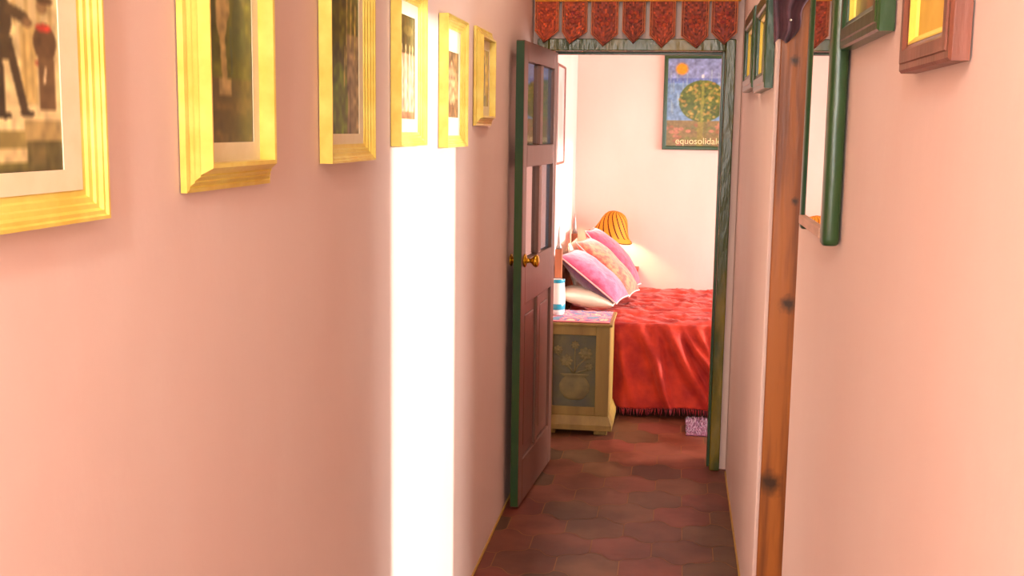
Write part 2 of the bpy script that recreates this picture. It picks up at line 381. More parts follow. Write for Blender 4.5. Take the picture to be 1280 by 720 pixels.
for z in (.25, 1.0, 1.72):
    m = MB(); m.lathe([(.008, 0), (.008, .09)], 12, M=Matrix.Translation((-.009, TH*.5, z))); m.build('hinge', BRASS, d)

# ------------------------------------------------------------------ hanging textile over the door
TY = 5.245
t = thing('door_valance', 'red embroidered textile valance with pointed flaps above the bedroom doorway', 'door hanging', (0, TY, 1.97))
def valance_cols(n, base, hot):
    return [lin(tuple(min(1, max(0, (base[k]*(1-h)+hot[k]*h)*j/255)) for k in range(3))) for h, j in ((random.random()**1.6*.9, random.uniform(.75, 1.2)) for _ in range(n))]
def cloth_poly(inside, x0, x1, z0, z1, nx, nz, y, th, wave=0):
    """grid cloth clipped by inside(x,z)->(lo,hi) column span; double-sided with thickness"""
    mb = MB(); vs = []; fs = []
    for s in (0, 1):
        for i in range(nx+1):
            x = x0+(x1-x0)*i/nx; lo = inside(x)
            for j in range(nz+1):
                z = lo+(z1-lo)*j/nz
                vs.append((x, y+(th if s else 0)+wave*math.sin(i/nx*PI*2+1)*(1-(z-z0)/(z1-z0)), z))
    n1 = (nx+1)*(nz+1)
    for i in range(nx):
        for j in range(nz):
            a = i*(nz+1)+j; b = a+nz+1
            fs.append((a, b, b+1, a+1)); fs.append((n1+a+1, n1+b+1, n1+b, n1+a))
    ring = [i*(nz+1) for i in range(nx+1)] + [nx*(nz+1)+j for j in range(1, nz+1)] + [i*(nz+1)+nz for i in range(nx-1, -1, -1)] + [j for j in range(nz-1, 0, -1)]
    for k in range(len(ring)):
        a, b = ring[k], ring[(k+1) % len(ring)]; fs.append((a, n1+a, n1+b, b))
    mb.add(vs, fs); return mb
BZ = .222      # underside of the top band above the empty
mb = cloth_poly(lambda x: BZ, -.672, .258, BZ, .42, 90, 12, -.004, .006, .003)
mb.build('top_band', ATTRCLOTH, t, cols=valance_cols(len(mb.f), (150, 50, 42), (214, 120, 50)))
for zb in (BZ-.008, BZ+.05):
    m = MB(); m.box(-.673, .259, -.0105, -.001, zb, zb+.018); m.build('yellow_braid', YELTRIM, t, .003)
m = MB(); m.tube([(-.676, .001, .425), (.262, .001, .425)], .007, 10); m.build('hanging_rod', BEDW, t)
flaps = [(-.672, -.560, -.628, .028, (176, 76, 52)), (-.546, -.430, -.510, .024, (146, 72, 58)), (-.412, -.288, -.356, .014, (132, 66, 58)), (-.270, -.166, -.218, .026, (124, 62, 54)),
         (-.146, -.030, -.090, .008, (138, 66, 52)), (-.004, .118, .068, .006, (120, 60, 54)), (.130, .246, .190, .022, (124, 62, 58))]
for k, (x0, x1, xt, zt, base) in enumerate(flaps):
    zs = zt+.055
    def low(x, x0=x0, x1=x1, xt=xt, zt=zt, zs=zs): return zt+(zs-zt)*((xt-x)/(xt-x0) if x < xt else (x-xt)/(x1-xt))
    mb = cloth_poly(low, x0, x1, zt, BZ, 14, 20, -.003+.0012*(k % 2), .004, .004)
    hot = (224, 92, 44) if k in (0, 1) else (196, 84, 50)
    f = mb.build('flap', ATTRCLOTH, t, cols=valance_cols(len(mb.f), base, hot))
    m = MB(); y = -.0065
    pts = [(x0+.002, y, BZ), (x0+.002, y, zs), (xt, y, zt+.002), (x1-.002, y, zs), (x1-.002, y, BZ)]
    m.tube(pts, .0028, 6); m.tube([(p[0]+(.009 if p[0] < xt-.01 else (-.009 if p[0] > xt+.01 else 0)), y, p[2]+(.011 if i == 2 else .004)) for i, p in enumerate(pts)], .0016, 6)
    m.build('flap_edging', mat('salmon_edging', rgb(206, 126, 84), .8), f)
    m = MB(); cx, cz = (x0+x1)/2, zs+.035
    for a in range(6): m.lathe([(.010, 0), (.010, .0015), (0, .002)], 10, M=Matrix.Translation((cx+.020*math.cos(a*PI/3), y+.001, cz+.03+.022*math.sin(a*PI/3))) @ Matrix.Rotation(PI/2, 4, 'X'))
    m.build('embroidered_flower', mat('rust_embroidery', rgb(200, 88, 50), .9, col2=rgb(150, 60, 60), scale=60), f)

# ------------------------------------------------------------------ photographs on the left wall
def p_soldiers(w, h):
    c = Canvas(90, 120, (214, 198, 140)); c.mottle(.09, 8)
    X = lambda p: .41+.59*p/80
    V = lambda p: (222-p)*.00257
    R = lambda a, b, t, bt, col, al=1.: c.rect(X(a), X(b), V(bt), V(t), col, al)
    E_ = lambda px, py, rx, ry, col, al=1., rot=0.: c.ell(X(px), V(py), rx*.59/80, ry*.00257, col, al, rot)
    Ln = lambda x0, y0, x1, y1, wd, col: c.line(X(x0), V(y0), X(x1), V(y1), wd*.0066, col)
    R(-60, 8, -150, 140, (236, 222, 166)); R(28, 80, -150, -4, (206, 184, 122)); R(-60, -14, 20, 140, (178, 156, 96), .7)
    for q in range(4): R(30+q*13, 34+q*13, -120, 40, (170, 148, 88), .6)
    R(37, 54, 40, 136, (204, 182, 112)); R(40, 43, 50, 130, (176, 150, 84), .8); R(48, 50, 50, 130, (182, 158, 92), .8)
    R(-60, 80, 138, 172, (232, 214, 154))
    E_(64, 58, 13, 24, (98, 76, 48)); E_(62, 14, 6, 9, (150, 124, 80)); E_(66, 6, 9, 5, (92, 70, 44)); E_(63, 40, 9, 5, (196, 66, 48)); E_(60, 84, 8, 5, (160, 74, 50), .8); R(56, 74, 78, 142, (112, 88, 56)); Ln(64, 92, 62, 106, 1.6, (226, 208, 160))
    E_(17, 34, 12, 30, (74, 62, 40)); E_(20, 0, 6, 8, (84, 66, 42)); R(8, 29, 55, 84, (78, 66, 42)); Ln(14, 76, 15, 142, 4.5, (70, 58, 38)); Ln(27, 76, 38, 138, 4.2, (76, 62, 40)); E_(18, 150, 7, 4, (60, 48, 30)); E_(42, 147, 8, 4, (62, 50, 32)); Ln(24, 22, 44, 32, 3, (92, 76, 48)); E_(45, 36, 6, 6, (130, 104, 66))
    R(-60, 44, 168, 190, (150, 136, 76)); R(-60, 44, 190, 206, (222, 202, 142)); R(-60, 44, 206, 222, (116, 112, 56))
    R(38, 82, 156, 180, (176, 156, 98)); R(40, 82, 180, 216, (100, 94, 52)); R(44, 60, 184, 212, (122, 110, 64), .7); R(-60, 82, 216, 222, (96, 86, 46))
    c.mottle(.09, 3); return c
def p_statue(w, h):
    c = Canvas(60, 90, (82, 88, 30)); c.mottle(.25, 6); c.rect(0, 1, 0, .34, (96, 84, 46)); c.mottle(.12, 9)
    c.ell(.5, .12, .4, .06, (84, 74, 40), .7); c.ell(.44, .66, .10, .13, (190, 170, 110), 1, .1); c.ell(.47, .84, .04, .05, (184, 164, 104)); c.line(.44, .60, .48, .36, .05, (176, 156, 98))
    c.ell(.50, .72, .10, .08, (172, 152, 96), .9, -.7); c.rect(.38, .60, .25, .34, (186, 166, 110)); c.line(.22, .62, .24, .36, .008, (150, 148, 96)); c.line(.60, .60, .61, .37, .012, (60, 84, 76)); c.ell(.82, .86, .08, .16, (120, 124, 70), .8)
    c.ell(.75, .60, .13, .16, (56, 70, 40), .7); c.mottle(.10, 3); return c
def p_avenue(w, h):
    c = Canvas(60, 90, (92, 98, 30)); c.mottle(.3, 5); c.rect(.58, 1, 0, .7, (150, 132, 96)); c.rect(0, .3, 0, 1, (70, 80, 22)); c.ell(.3, .22, .3, .28, (96, 130, 26), .8)
    for x, y0, y1 in ((.55, .5, .95), (.70, .62, .98), (.85, .55, .9), (.47, .35, .6)): c.line(x, y0, x+.03, y1, .02, (190, 176, 100))
    c.line(.68, 0, .68, .4, .01, (70, 60, 30)); c.mottle(.22, 4); return c
def p_dancers(w, h):
    c = Canvas(60, 90, (210, 150, 110)); c.rect(0, 1, .64, 1, (74, 58, 24)); c.mottle(.2, 5)
    for x in (.2, .45, .7, .88): c.ell(x, .33, .09, .33, (240, 204, 170), .9, .06); c.ell(x, .69, .05, .035, (200, 160, 110))
    c.rect(0, 1, 0, .08, (170, 110, 76)); c.ell(.6, .86, .3, .05, (150, 124, 60), .6); c.mottle(.14, 4); return c
def p_street(w, h):
    c = Canvas(60, 90, (170, 128, 84)); c.rect(0, 1, .7, 1, (142, 104, 64)); c.rect(0, 1, 0, .3, (132, 88, 54)); c.ell(.5, .5, .22, .3, (196, 150, 104)); c.ell(.5, .76, .1, .08, (178, 134, 92)); c.rect(.1, .3, .2, .7, (110, 78, 46)); c.ell(.7, .4, .1, .2, (216, 176, 120), .7); c.mottle(.2, 5); return c
def p_figure(w, h):
    c = Canvas(50, 70, (176, 140, 64)); c.ell(.4, .5, .28, .42, (86, 66, 34)); c.ell(.42, .86, .14, .1, (74, 56, 30)); c.rect(.1, .8, 0, .2, (96, 74, 42)); c.ell(.85, .6, .15, .3, (206, 172, 84), .8); c.mottle(.2, 5); return c
def p_portrait(w, h):
    c = Canvas(60, 80, (150, 116, 64)); c.ell(.5, .5, .46, .6, (118, 86, 50), .9); c.ell(.5, .6, .3, .38, (160, 122, 72), .9); c.ell(.55, .66, .15, .22, (98, 70, 42), .9); c.ell(.4, .35, .2, .16, (172, 136, 84), .8); c.rect(0, 1, 0, .06, (120, 90, 52)); c.mottle(.12, 4); return c
def p_meadow(w, h):
    c = Canvas(50, 70, (118, 98, 40)); c.rect(0, .4, 0, 1, (100, 98, 34)); c.rect(.4, 1, 0, .6, (134, 98, 56)); c.mottle(.15, 6); return c
def p_dark(w, h):
    c = Canvas(30, 40, (46, 58, 32)); c.ell(.5, .5, .3, .4, (70, 76, 40)); c.mottle(.2, 5); return c
GL = 'gold framed photographs along the left wall'
WL, WR = ('L', LX), ('R', RX)
picture('picture_frame', 'largest gold framed sepia photo, two dark standing figures on stone steps', 'framed photograph', GL, .860, 1.240, 1.490, 1.960, WL, SCOOP(.022, .036), .036, GOLD, (.045, .038, .024, .05), p_soldiers)
picture('picture_frame', 'gold framed photo of a pale statue on a pedestal, second frame from the left', 'framed photograph', GL, 1.478, 1.802, 1.506, 1.930, WL, REVERSE(.034, .040), .040, GOLD, (.012, .026, .030, .03), p_statue)
picture('picture_frame', 'gold framed photo of dark green trees beside a grey path, third frame from the left', 'framed photograph', GL, 2.095, 2.410, 1.530, 1.940, WL, SCOOP(.026, .036), .036, GOLD, (.022, .030, .022, .03), p_avenue)
picture('picture_frame', 'gold framed photo with pale pinkish figures under a dark top, fourth frame from the left', 'framed photograph', GL, 2.640, 2.925, 1.556, 1.943, WL, SCOOP(.026, .034), .034, GOLD, (.022, .034, .034, .034), p_dancers)
picture('picture_frame', 'gold framed brownish photo in a wide pale mount, fifth frame from the left', 'framed photograph', GL, 3.185, 3.500, 1.546, 1.925, WL, SCOOP(.028, .034), .034, GOLD, (.022, .030, .055, .065), p_street)
picture('picture_frame', 'smallest gold framed photo of a dark figure, nearest to the open door', 'framed photograph', GL, 3.735, 4.050, 1.612, 1.940, WL, REVERSE(.030, .034), .034, GOLD, (.014, .020, .035, .035), p_figure)
# right wall
GR = 'framed pictures along the right wall'
picture('picture_frame', 'red brown wooden frame with yellow mount, nearest the right picture edge', 'framed photograph', GR, 1.150, 1.400, 1.672, 1.990, WR, FLATP(.022, .032), .032, BROWNF, (.006, .006, .042, .03), p_portrait, YMATB, slip=(.008, .017))
picture('picture_frame', 'dark green framed olive picture beside the tall mirror', 'framed photograph', GR, 1.555, 1.905, 1.735, 2.030, WR, FLATP(.024, .040), .040, [GREEN], (.0, .0, .0, .0), p_meadow, slip=(.006, .015))
picture('picture_frame', 'small dark green frame on the far right wall, the one nearest the timber post', 'framed picture', GR, 3.49, 3.99, 1.735, 2.030, WR, FLATP(.028, .055), .055, [GREEN], (0, 0, 0, 0), p_dark, YMATB, slip=(.012, .014), roll=0)
picture('picture_frame', 'small dark green frame on the far right wall, the one nearest the bedroom doorway', 'framed picture', GR, 4.12, 4.66, 1.760, 2.045, WR, FLATP(.028, .055), .055, [GREEN], (0, 0, 0, 0), p_dark, YMATB, slip=(.012, .014), roll=0)

# tall mirror
t = thing('wall_mirror', 'tall narrow mirror with dark green side rails on the right wall', 'mirror', (RX-.002, 2.12, 1.425), -PI/2)
MW, MH = .375, .62
def rail(x0, x1):
    m = MB(); w = x1-x0; cx = (x0+x1)/2
    prof = [(w/2*math.copysign(abs(math.cos(a))**.5, math.cos(a)), -.015+.015*math.copysign(abs(math.sin(a))**.6, math.sin(a))) for a in [2*PI*k/20 for k in range(20)]]
    n = 20; vs = []; zz = [(-.012, .75), (-.008, .95), (0, 1), (MH, 1), (MH+.008, .95), (MH+.012, .75)]
    for z, s in zz: vs += [(cx+p[0]*s, -.015+(p[1]+.015)*s, z) for p in prof]
    fs = [(i*n+k, i*n+(k+1) % n, (i+1)*n+(k+1) % n, (i+1)*n+k) for i in range(len(zz)-1) for k in range(n)] + [tuple(range(n))[::-1], tuple((len(zz)-1)*n+k for k in range(n))]
    m.add(vs, fs, 0, True); return m.build('side_rail', GREEN, t)
rail(-MW/2, -MW/2+.035); rail(MW/2-.046, MW/2)
boxes('bottom_rail', PINKW, [(-MW/2+.02, MW/2-.04, -.032, -.002, -.002, .016)], t, .002)['label'] = 'pale bottom rail'
boxes('top_rail', GREEN, [(-MW/2+.02, MW/2-.04, -.030, -.002, MH-.03, MH)], t, .002)
boxes('mirror_glass', MIRROR, [(-MW/2+.026, MW/2-.038, -.025, -.021, .012, MH-.025)], t)
boxes('backing_board', BACK, [(-MW/2+.026, MW/2-.038, -.0205, -.001, .012, MH-.025)], t)

# dark purple cloth on a nail at the timber post
t = thing('hanging_cloth', 'dark purple cloth hanging at the top of the timber door post', 'cloth', (.30, OY1-.024, 1.87))
mb = MB(); nx, nz = 16, 18; vs = []; fs = []
for s in (0, 1):
    for i in range(nx+1):
        for j in range(nz+1):
            u, v = i/nx, j/nz
            xl = -.034-.012*v; xr = .012+.065*v**.8+.008*math.sin(v*9)
            lo = -.02+.014*math.sin(u*5+.4)+.03*u
            x = xl+(xr-xl)*u; z = lo+(.165-lo)*v
            y = -.014-.008*math.sin(u*14+v*2)-(.003 if s == 0 else 0)
            vs.append((x, y, z))
n1 = (nx+1)*(nz+1)
for i in range(nx):
    for j in range(nz):
        a = i*(nz+1)+j; b = a+nz+1; fs += [(a, b, b+1, a+1), (n1+a+1, n1+b+1, n1+b, n1+a)]
ring = [i*(nz+1) for i in range(nx+1)]+[nx*(nz+1)+j for j in range(1, nz+1)]+[i*(nz+1)+nz for i in range(nx-1, -1, -1)]+[j for j in range(nz-1, 0, -1)]
for k in range(len(ring)): fs.append((ring[k], n1+ring[k], n1+ring[(k+1) % len(ring)], ring[(k+1) % len(ring)]))
mb.add(vs, fs, 0, True); mb.build('cloth', PURPLE, t)
m = MB(); m.lathe([(.0018, 0), (.0018, .020), (.004, .022), (.003, .025), (0, .025)], 10, M=Matrix.Translation((.010, 0, .055)) @ Matrix.Rotation(PI/2, 4, 'X')); m.build('nail', mat('pale_nail', rgb(225, 215, 195), .3, .7), t)

# ------------------------------------------------------------------ bedroom pictures
def p_tree(w, h):
    c = Canvas(96, 132, (120, 136, 176)); c.rect(0, 1, 0, .75, (104, 140, 178)); c.rect(0, 1, .72, .78, (84, 106, 168), .8); c.mottle(.10, 4)
    for i in range(60):
        x, y = rng.random(), .35+rng.random()*.4; c.line(x, y, x, y+.12, .006, (160, 186, 190), .5)
    c.rect(0, 1, 0, .30, (122, 106, 62)); 
    for i in range(70):
        x, y = rng.random(), rng.random()*.26; c.ell(x, y, .04, .02, [(180, 116, 92), (106, 112, 48), (140, 92, 60), (96, 104, 60)][i % 4], .8)
    c.line(.52, 0, .54, .55, .045, (128, 120, 50)); c.line(.60, .08, .60, .3, .02, (110, 104, 46))
    c.ell(.55, .52, .36, .235, (74, 92, 24))
    for i in range(260):
        a, r = rng.random()*2*PI, math.sqrt(rng.random()); c.ell(.55+.35*r*math.cos(a), .52+.225*r*math.sin(a), .022, .015, [(110, 120, 30), (60, 80, 20), (150, 120, 50), (90, 108, 40), (170, 150, 70)][i % 5], .85)
    c.line(.54, .30, .55, .72, .022, (136, 140, 50), .8); c.line(.55, .5, .72, .66, .012, (128, 128, 50), .7); c.line(.55, .48, .38, .64, .012, (128, 128, 50), .7)
    c.ell(.22, .88, .105, .075, (240, 150, 36), .35); c.ell(.22, .88, .08, .058, (246, 146, 22)); c.ell(.86, .83, .055, .032, (226, 226, 222)); c.ell(.84, .845, .05, .03, (120, 136, 176)); c.ell(.54, .80, .022, .02, (216, 222, 220))
    c.mottle(.07, 2); return c
PW0, PW1, PZ0, PZ1 = -.106, .372, 1.482, 2.108
poster = picture('picture_frame', 'green framed poster of a round tree under an orange sun on the bedroom wall', 'framed poster', None, PW0, PW1, PZ0, PZ1, ('B', 7.65), FLATP(.022, .026), .026, [GREEN], (0, 0, 0, 0), p_tree)
cu = bpy.data.curves.new('lettering', 'FONT'); cu.body = 'equosolidale'; cu.size = .06; cu.extrude = .0006; cu.align_x = 'LEFT'
tmp = bpy.data.objects.new('lettering_source', cu); C.objects.link(tmp); bpy.context.view_layer.update()
me = bpy.data.meshes.new_from_object(tmp.evaluated_get(bpy.context.evaluated_depsgraph_get())); bpy.data.objects.remove(tmp)
me.materials.clear(); me.materials.append(mat('cream_ink', rgb(226, 214, 160), .6))
xs = [v.co.x for v in me.vertices]; sx = .302/(max(xs)-min(xs))
for v in me.vertices: v.co = Vector(((v.co.x-min(xs))*sx, v.co.y, v.co.z))
for v in me.vertices: v.co = Vector((v.co.x, -.0068-v.co.z, v.co.y))
tx = bpy.data.objects.new('lettering', me); C.objects.link(tx); tx.parent = poster; tx.location = (-.150, 0, .040)
def p_pale(w, h):
    c = Canvas(30, 40, (228, 196, 190)); c.ell(.5, .55, .3, .3, (214, 170, 160), .6); c.mottle(.04, 5); return c
picture('picture_frame', 'pale picture in a thin brown frame on the bedroom left wall above the headboard', 'framed picture', None, 6.28, 6.72, 1.405, 1.972, ('L', LX), FLATP(.014, .014), .014, BROWNF, (.0, .0, .0, .0), p_pale)

# ------------------------------------------------------------------ bed
BX0, BX1, BY0, BY1 = -.60, 1.40, 6.30, 7.36
t = thing('bed', 'low wooden bed with spiked headboard posts under the red bedspread', 'bed', (.4, 6.83, 0))
def L(x, y, z): return (x-.4, y-6.83, z)
for y in (6.335, 7.33):
    M = Matrix.Translation(L(-.652, y, 0))
    m = MB(); m.box(-.020, .020, -.020, .020, 0, .93, M=M); p = m.build('headboard_post', BEDW, t, .004)
    m = MB(); m.lathe([(.016, .93), (.018, .94), (.012, .952), (.011, .97), (.006, 1.02), (.002, 1.06), (0, 1.062)], 16, M=M); m.build('finial', IRON, p)
    M2 = Matrix.Translation(L(1.37, y, 0)); m = MB(); m.lathe([(.018, 0), (.024, .1), (.02, .24)], 14, M=M2); m.build('leg', BEDW, t)
m = MB()
m.box(-.662-.4, -.642-.4, -.475, .475, .38, .48); m.box(-.662-.4, -.642-.4, -.475, .475, .78, .84)
for k in range(9): yy = -.42+k*.105; m.box(-.658-.4, -.646-.4, yy-.012, yy+.012, .48, .78)
m.build('headboard', BEDW, t, .004)
m = MB(); m.box(-.63-.4, 1.38-.4, -.47, -.44, .22, .32); m.box(-.63-.4, 1.38-.4, .44, .47, .22, .32); m.box(1.36-.4, 1.39-.4, -.44, .44, .22, .32); m.build('bed_rail', BEDW, t, .004)
m = MB(); m.box(-.62-.4, 1.36-.4, -.49, .49, .325, .515); m.build('mattress', WHITE, t, .04, 4)
# bedspread
def spread():
    mb = MB(); nx, ns = 230, 150
    fl, tw, bl = .50, 1.09, .46
    S = fl+tw+bl; vs = []
    R_ = .055
    def path(s):
        # front hem -> up -> over the top -> down the back
        if s < fl: return BY0-.035-.045*(1-s/fl)**1.5, .055+(.535-.055-.0)*(s/fl), (0, -1, .1)
        if s < fl+tw:
            u = (s-fl)/tw; y = BY0-.035+u*(BY1+.035-BY0+.035)
            e = min(u, 1-u)*tw; z = .535+.012*math.sin(u*PI)+.045*u
            if e < R_: z -= .03*(1-math.sqrt(max(0, 1-(1-e/R_)**2)))
            return y, z, (0, 0, 1)
        q = (s-fl-tw)/bl; return BY1+.036, .575-.5*q, (0, 1, 0)
    drops = [(-.20, .42, .022, .020), (-.13, .30, .016, .016), (-.045, .55, .024, .020), (.02, .40, .015, .014), (.065, .62, .030, .020), (.15, .35, .020, .018), (.22, .50, .024, .020), (.33, .4, .024, .018), (.45, .5, .028, .022), (.6, .4, .026, .02), (.75, .5, .03, .022), (.92, .4, .028, .02), (1.1, .5, .028, .022), (1.28, .4, .03, .022), (-.36, .4, .02, .02), (-.5, .4, .02, .02)]
    for i in range(nx+1):
        xx = BX0+(BX1+.40-BX0)*i/nx; over = max(0., xx-BX1); x = min(xx, BX1)+.03*min(1, over/.05)
        for j in range(ns+1):
            s = S*j/ns; y, z, n = path(s); n = Vector(n)
            d = 0
            if s < fl:
                dn = (fl-s); w8 = min(1, dn/.08)
                for k, (xi, sl, a, w) in enumerate(drops):
                    q = (x-xi-sl*1.0*dn-.02*math.sin(dn*9+k))/w; amp = 2.2*a*math.exp(-((dn-.22-.08*math.sin(k*2.1))/.24)**2)
                    d += amp*math.exp(-q*q*.5)*w8
                d += .008*noise.noise((x*9, dn*5, 1.3))
                d += .004*noise.noise((x*30-dn*18, dn*14, 4.3))
            elif s < fl+tw:
                u = s-fl
                d += .016*noise.noise((x*7+u*5, u*11-x*2, 2.)) + .020*(1-abs(noise.noise((x*6.5-u*3, u*13+x*4, 7.))))**4 - .012
                d += .005*noise.noise((x*28, u*30, 5.))
                d *= min(1, .35+min(u, tw-u)/.1)
            else: d = .004*noise.noise((x*8, s*6, 3.))
            if x < -.26 and s < fl: k_ = min(1, (-.26-x)/.05); d *= 1-.9*k_; y += .04*k_*(1-s/fl)
            hz = 0
            if s < fl: hz = (1-s/fl)*(.012*math.sin(x*9+.6)-.03*(x+.1))
            if x > 1.30 and fl <= s <= fl+tw: pass
            p = Vector((x, y, z+hz))+n.normalized()*d
            vs.append((p.x, p.y, max(p.z-over, .02 if over == 0 else .05)))
    fs = [(i*(ns+1)+j, (i+1)*(ns+1)+j, (i+1)*(ns+1)+j+1, i*(ns+1)+j+1) for i in range(nx) for j in range(ns)]
    mb.add(vs, fs, 0, True)
    o = mb.build('bedspread', SPREAD); so = o.modifiers.new('thick', 'SOLIDIFY'); so.thickness = .004; so.offset = 1
    tag(o, 'rumpled red orange fringed bedspread draped over the bed', 'bedspread')
    f = MB(); 
    hem = [Vector(vs[i*(ns+1)]) for i in range(nx+1)]
    for k in range(180):
        q = k/179*(nx-.001); i = int(q); p = hem[i].lerp(hem[min(i+1, nx)], q-i)
        dx, dy, ll = random.uniform(-.010, .010), random.uniform(-.008, .006), random.uniform(.030, .042)
        f.tube([p+Vector((0, 0, .006)), p+Vector((dx*.4, dy*.5-.003, -.3*ll)), p+Vector((dx, dy-.004, -min(ll, p.z-.006)))], [.0035, .0055, .0025], 6)
    ff = f.build('fringe', mat('dark_red_fringe', rgb(150, 36, 42), .85, col2=rgb(96, 24, 44), scale=30), o); ff['kind'] = 'stuff'; ff['label'] = 'dark red knotted hem fringe'
spread()

# cushions
def cushion(name, label, cat, c, lean, yaw, w, h, th, mf, mb_, piping=None, soft=.5, seed=1, group='cushions and pillows on the bed'):
    N = 30; me = MB(); F = []; 
    def pt(u, v, s):
        ex = (1-u*u)*(1-v*v); t_ = th/2*(max(ex, 0)**soft)
        pu = u*(1-.05*(1-v*v)**1.0*0 - .06*(1-abs(v))*abs(u)**3*0); k = 1-.045*(1-(v*v))*abs(u)**6; k2 = 1-.045*(1-(u*u))*abs(v)**6
        n_ = noise.noise((u*2.2+seed, v*2.2, seed*3.1))*.12+noise.noise((u*6+seed, v*5, s))*.05
        return (u*k*w/2, v*k2*h/2, s*t_*(1+n_))
    vs = []; idx = {}
    for s in (1, -1):
        for i in range(N+1):
            for j in range(N+1):
                u, v = math.sin((i/N-.5)*PI), math.sin((j/N-.5)*PI)
                if s < 0 and (i in (0, N) or j in (0, N)): idx[s, i, j] = idx[1, i, j]; continue
                idx[s, i, j] = len(vs); vs.append(pt(u, v, s))
    for s, mi in ((1, 0), (-1, 1)):
        fs = []
        for i in range(N):
            for j in range(N):
                q = (idx[s, i, j], idx[s, i+1, j], idx[s, i+1, j+1], idx[s, i, j+1]); fs.append(q if s > 0 else q[::-1])
        o_ = len(me.v)
        if s == 1: me.add(vs, fs, 0, True)
        else:
            for f in fs: me.f.append(f); me.m.append(1); me.s.append(True)
    t = thing(name, label, cat, c, 0, group)
    a = math.radians(lean)
    hv = Vector((-math.cos(a), 0, math.sin(a))); nv = Vector((math.sin(a), 0, math.cos(a))); wv = Vector((0, 1, 0))
    M = Matrix((wv, hv, nv)).transposed().to_4x4()
    t.matrix_world = Matrix.Translation(c) @ Matrix.Rotation(math.radians(yaw), 4, 'Z') @ M
    me.build('cover', [mf, mb_], t)
    if piping:
        ring = [vs[idx[1, i, 0]] for i in range(N)]+[vs[idx[1, N, j]] for j in range(N)]+[vs[idx[1, i, N]] for i in range(N, 0, -1)]+[vs[idx[1, 0, j]] for j in range(N, 0, -1)]
        p = MB(); p.tube(ring, .0045, 8, closed=True); p.build('piping', piping, t)
    return t
cushion('pillow', 'plump white pillow lying lowest under the mauve cushion', 'pillow', (-.490, 6.46, .640), 9, -4, .28, .34, .11, WHITE, WHITE, None, seed=2)
cushion('cushion', 'mauve pink velvet cushion with a dark purple back, nearest the bedside chest', 'cushion', (-.458, 6.53, .755), 37, -9, .36, .43, .16, MAUVE, DPURP, PIPING, seed=3)
cushion('cushion', 'orange patterned cushion between the mauve and the hot pink cushions', 'cushion', (-.400, 6.85, .775), 43, -9, .32, .46, .15, ORNG, ORNG, PIPING, seed=4)
cushion('cushion', 'hot pink velvet cushion standing highest, in front of the striped lamp', 'cushion', (-.385, 7.15, .795), 48, -6, .30, .48, .16, HOTP, HOTP, PIPING, seed=5)
cushion('pillow', 'white pillow standing upright against the headboard behind the mauve cushion', 'pillow', (-.592, 6.88, .760), 80, -2, .40, .34, .08, WHITE, WHITE, None, seed=6)

# bedside table and lamp in the far corner
t = thing('bedside_table', 'narrow red bedside table in the far corner behind the cushions', 'bedside table', (-.42, 7.535, 0))
boxes('tabletop', REDW, [(-.185, .185, -.105, .105, .665, .690)], t, .003)
boxes('body', REDW, [(-.165, .165, -.095, .095, .36, .665)], t, .002)
boxes('drawer', REDW, [(-.150, .150, -.100, -.0955, .50, .645)], t, .002)
for sx in (-1, 1):
    for sy in (-1, 1): boxes('leg', REDW, [(sx*.15-.014, sx*.15+.014, sy*.08-.014, sy*.08+.014, 0, .36)], t, .002)
t = thing('table_lamp', 'bedside lamp with tilted orange and brown striped bell shade', 'lamp', (-.44, 7.52, .691))
m = MB(); m.lathe([(.05, 0), (.052, .006), (.045, .014), (.016, .022), (.010, .03), (.010, .05)], 24); m.build('base', BRASS, t)
m = MB(); m.tube([(0, 0, .05), (-.002, -.01, .12), (.0, -.03, .20), (.006, -.04, .26)], .006, 10); m.build('stem', BRASS, t)
M = Matrix.Translation((.012, -.045, .205)) @ Matrix.Rotation(math.radians(15), 4, 'Y') @ Matrix.Rotation(math.radians(5), 4, 'X')
prof = [(.150, 0), (.136, .014), (.118, .036), (.106, .062), (.097, .090), (.088, .118), (.076, .145), (.058, .166), (.034, .178), (.012, .182)]
fine = []
for (r0, z0_), (r1, z1_) in zip(prof, prof[1:]):
    for q in range(5): fine.append((r0+(r1-r0)*q/5, z0_+(z1_-z0_)*q/5))
prof = fine+[prof[-1]]
def stripe(i, k): return 1 if ((k+i*1.0) % 12) < 2.6 and i >= 8 else 0
m = MB(); m.lathe(prof, 180, M=M, mfun=stripe, caps=False); o = m.build('lamp_shade', [SHADEY, SHADEB], t); so = o.modifiers.new('thick', 'SOLIDIFY'); so.thickness = .002
m = MB(); m.lathe([(.150, 0), (.152, .002), (.150, .006)], 48, M=M, caps=False); rim = m.build('shade_rim', SHADEB, o)
m = MB(); m.lathe([(.012, 0), (.013, .02), (.02, .03), (.028, .05), (.028, .065), (.018, .085), (0, .092)], 18, M=M @ Matrix.Translation((0, 0, .045))); b = m.build('bulb', mat('frosted_bulb', rgb(250, 240, 215), .5), t)

# ------------------------------------------------------------------ bedside chest
CX0, CX1, CY0, CY1, CT = -.672, -.318, 5.785, 6.200, .600
t = thing('bedside_chest', 'honey coloured carved wooden bedside chest beside the bed', 'chest', ((CX0+CX1)/2, (CY0+CY1)/2, 0))
ox, oy = (CX0+CX1)/2, (CY0+CY1)/2; w2, d2 = (CX1-CX0)/2, (CY1-CY0)/2
m = MB()
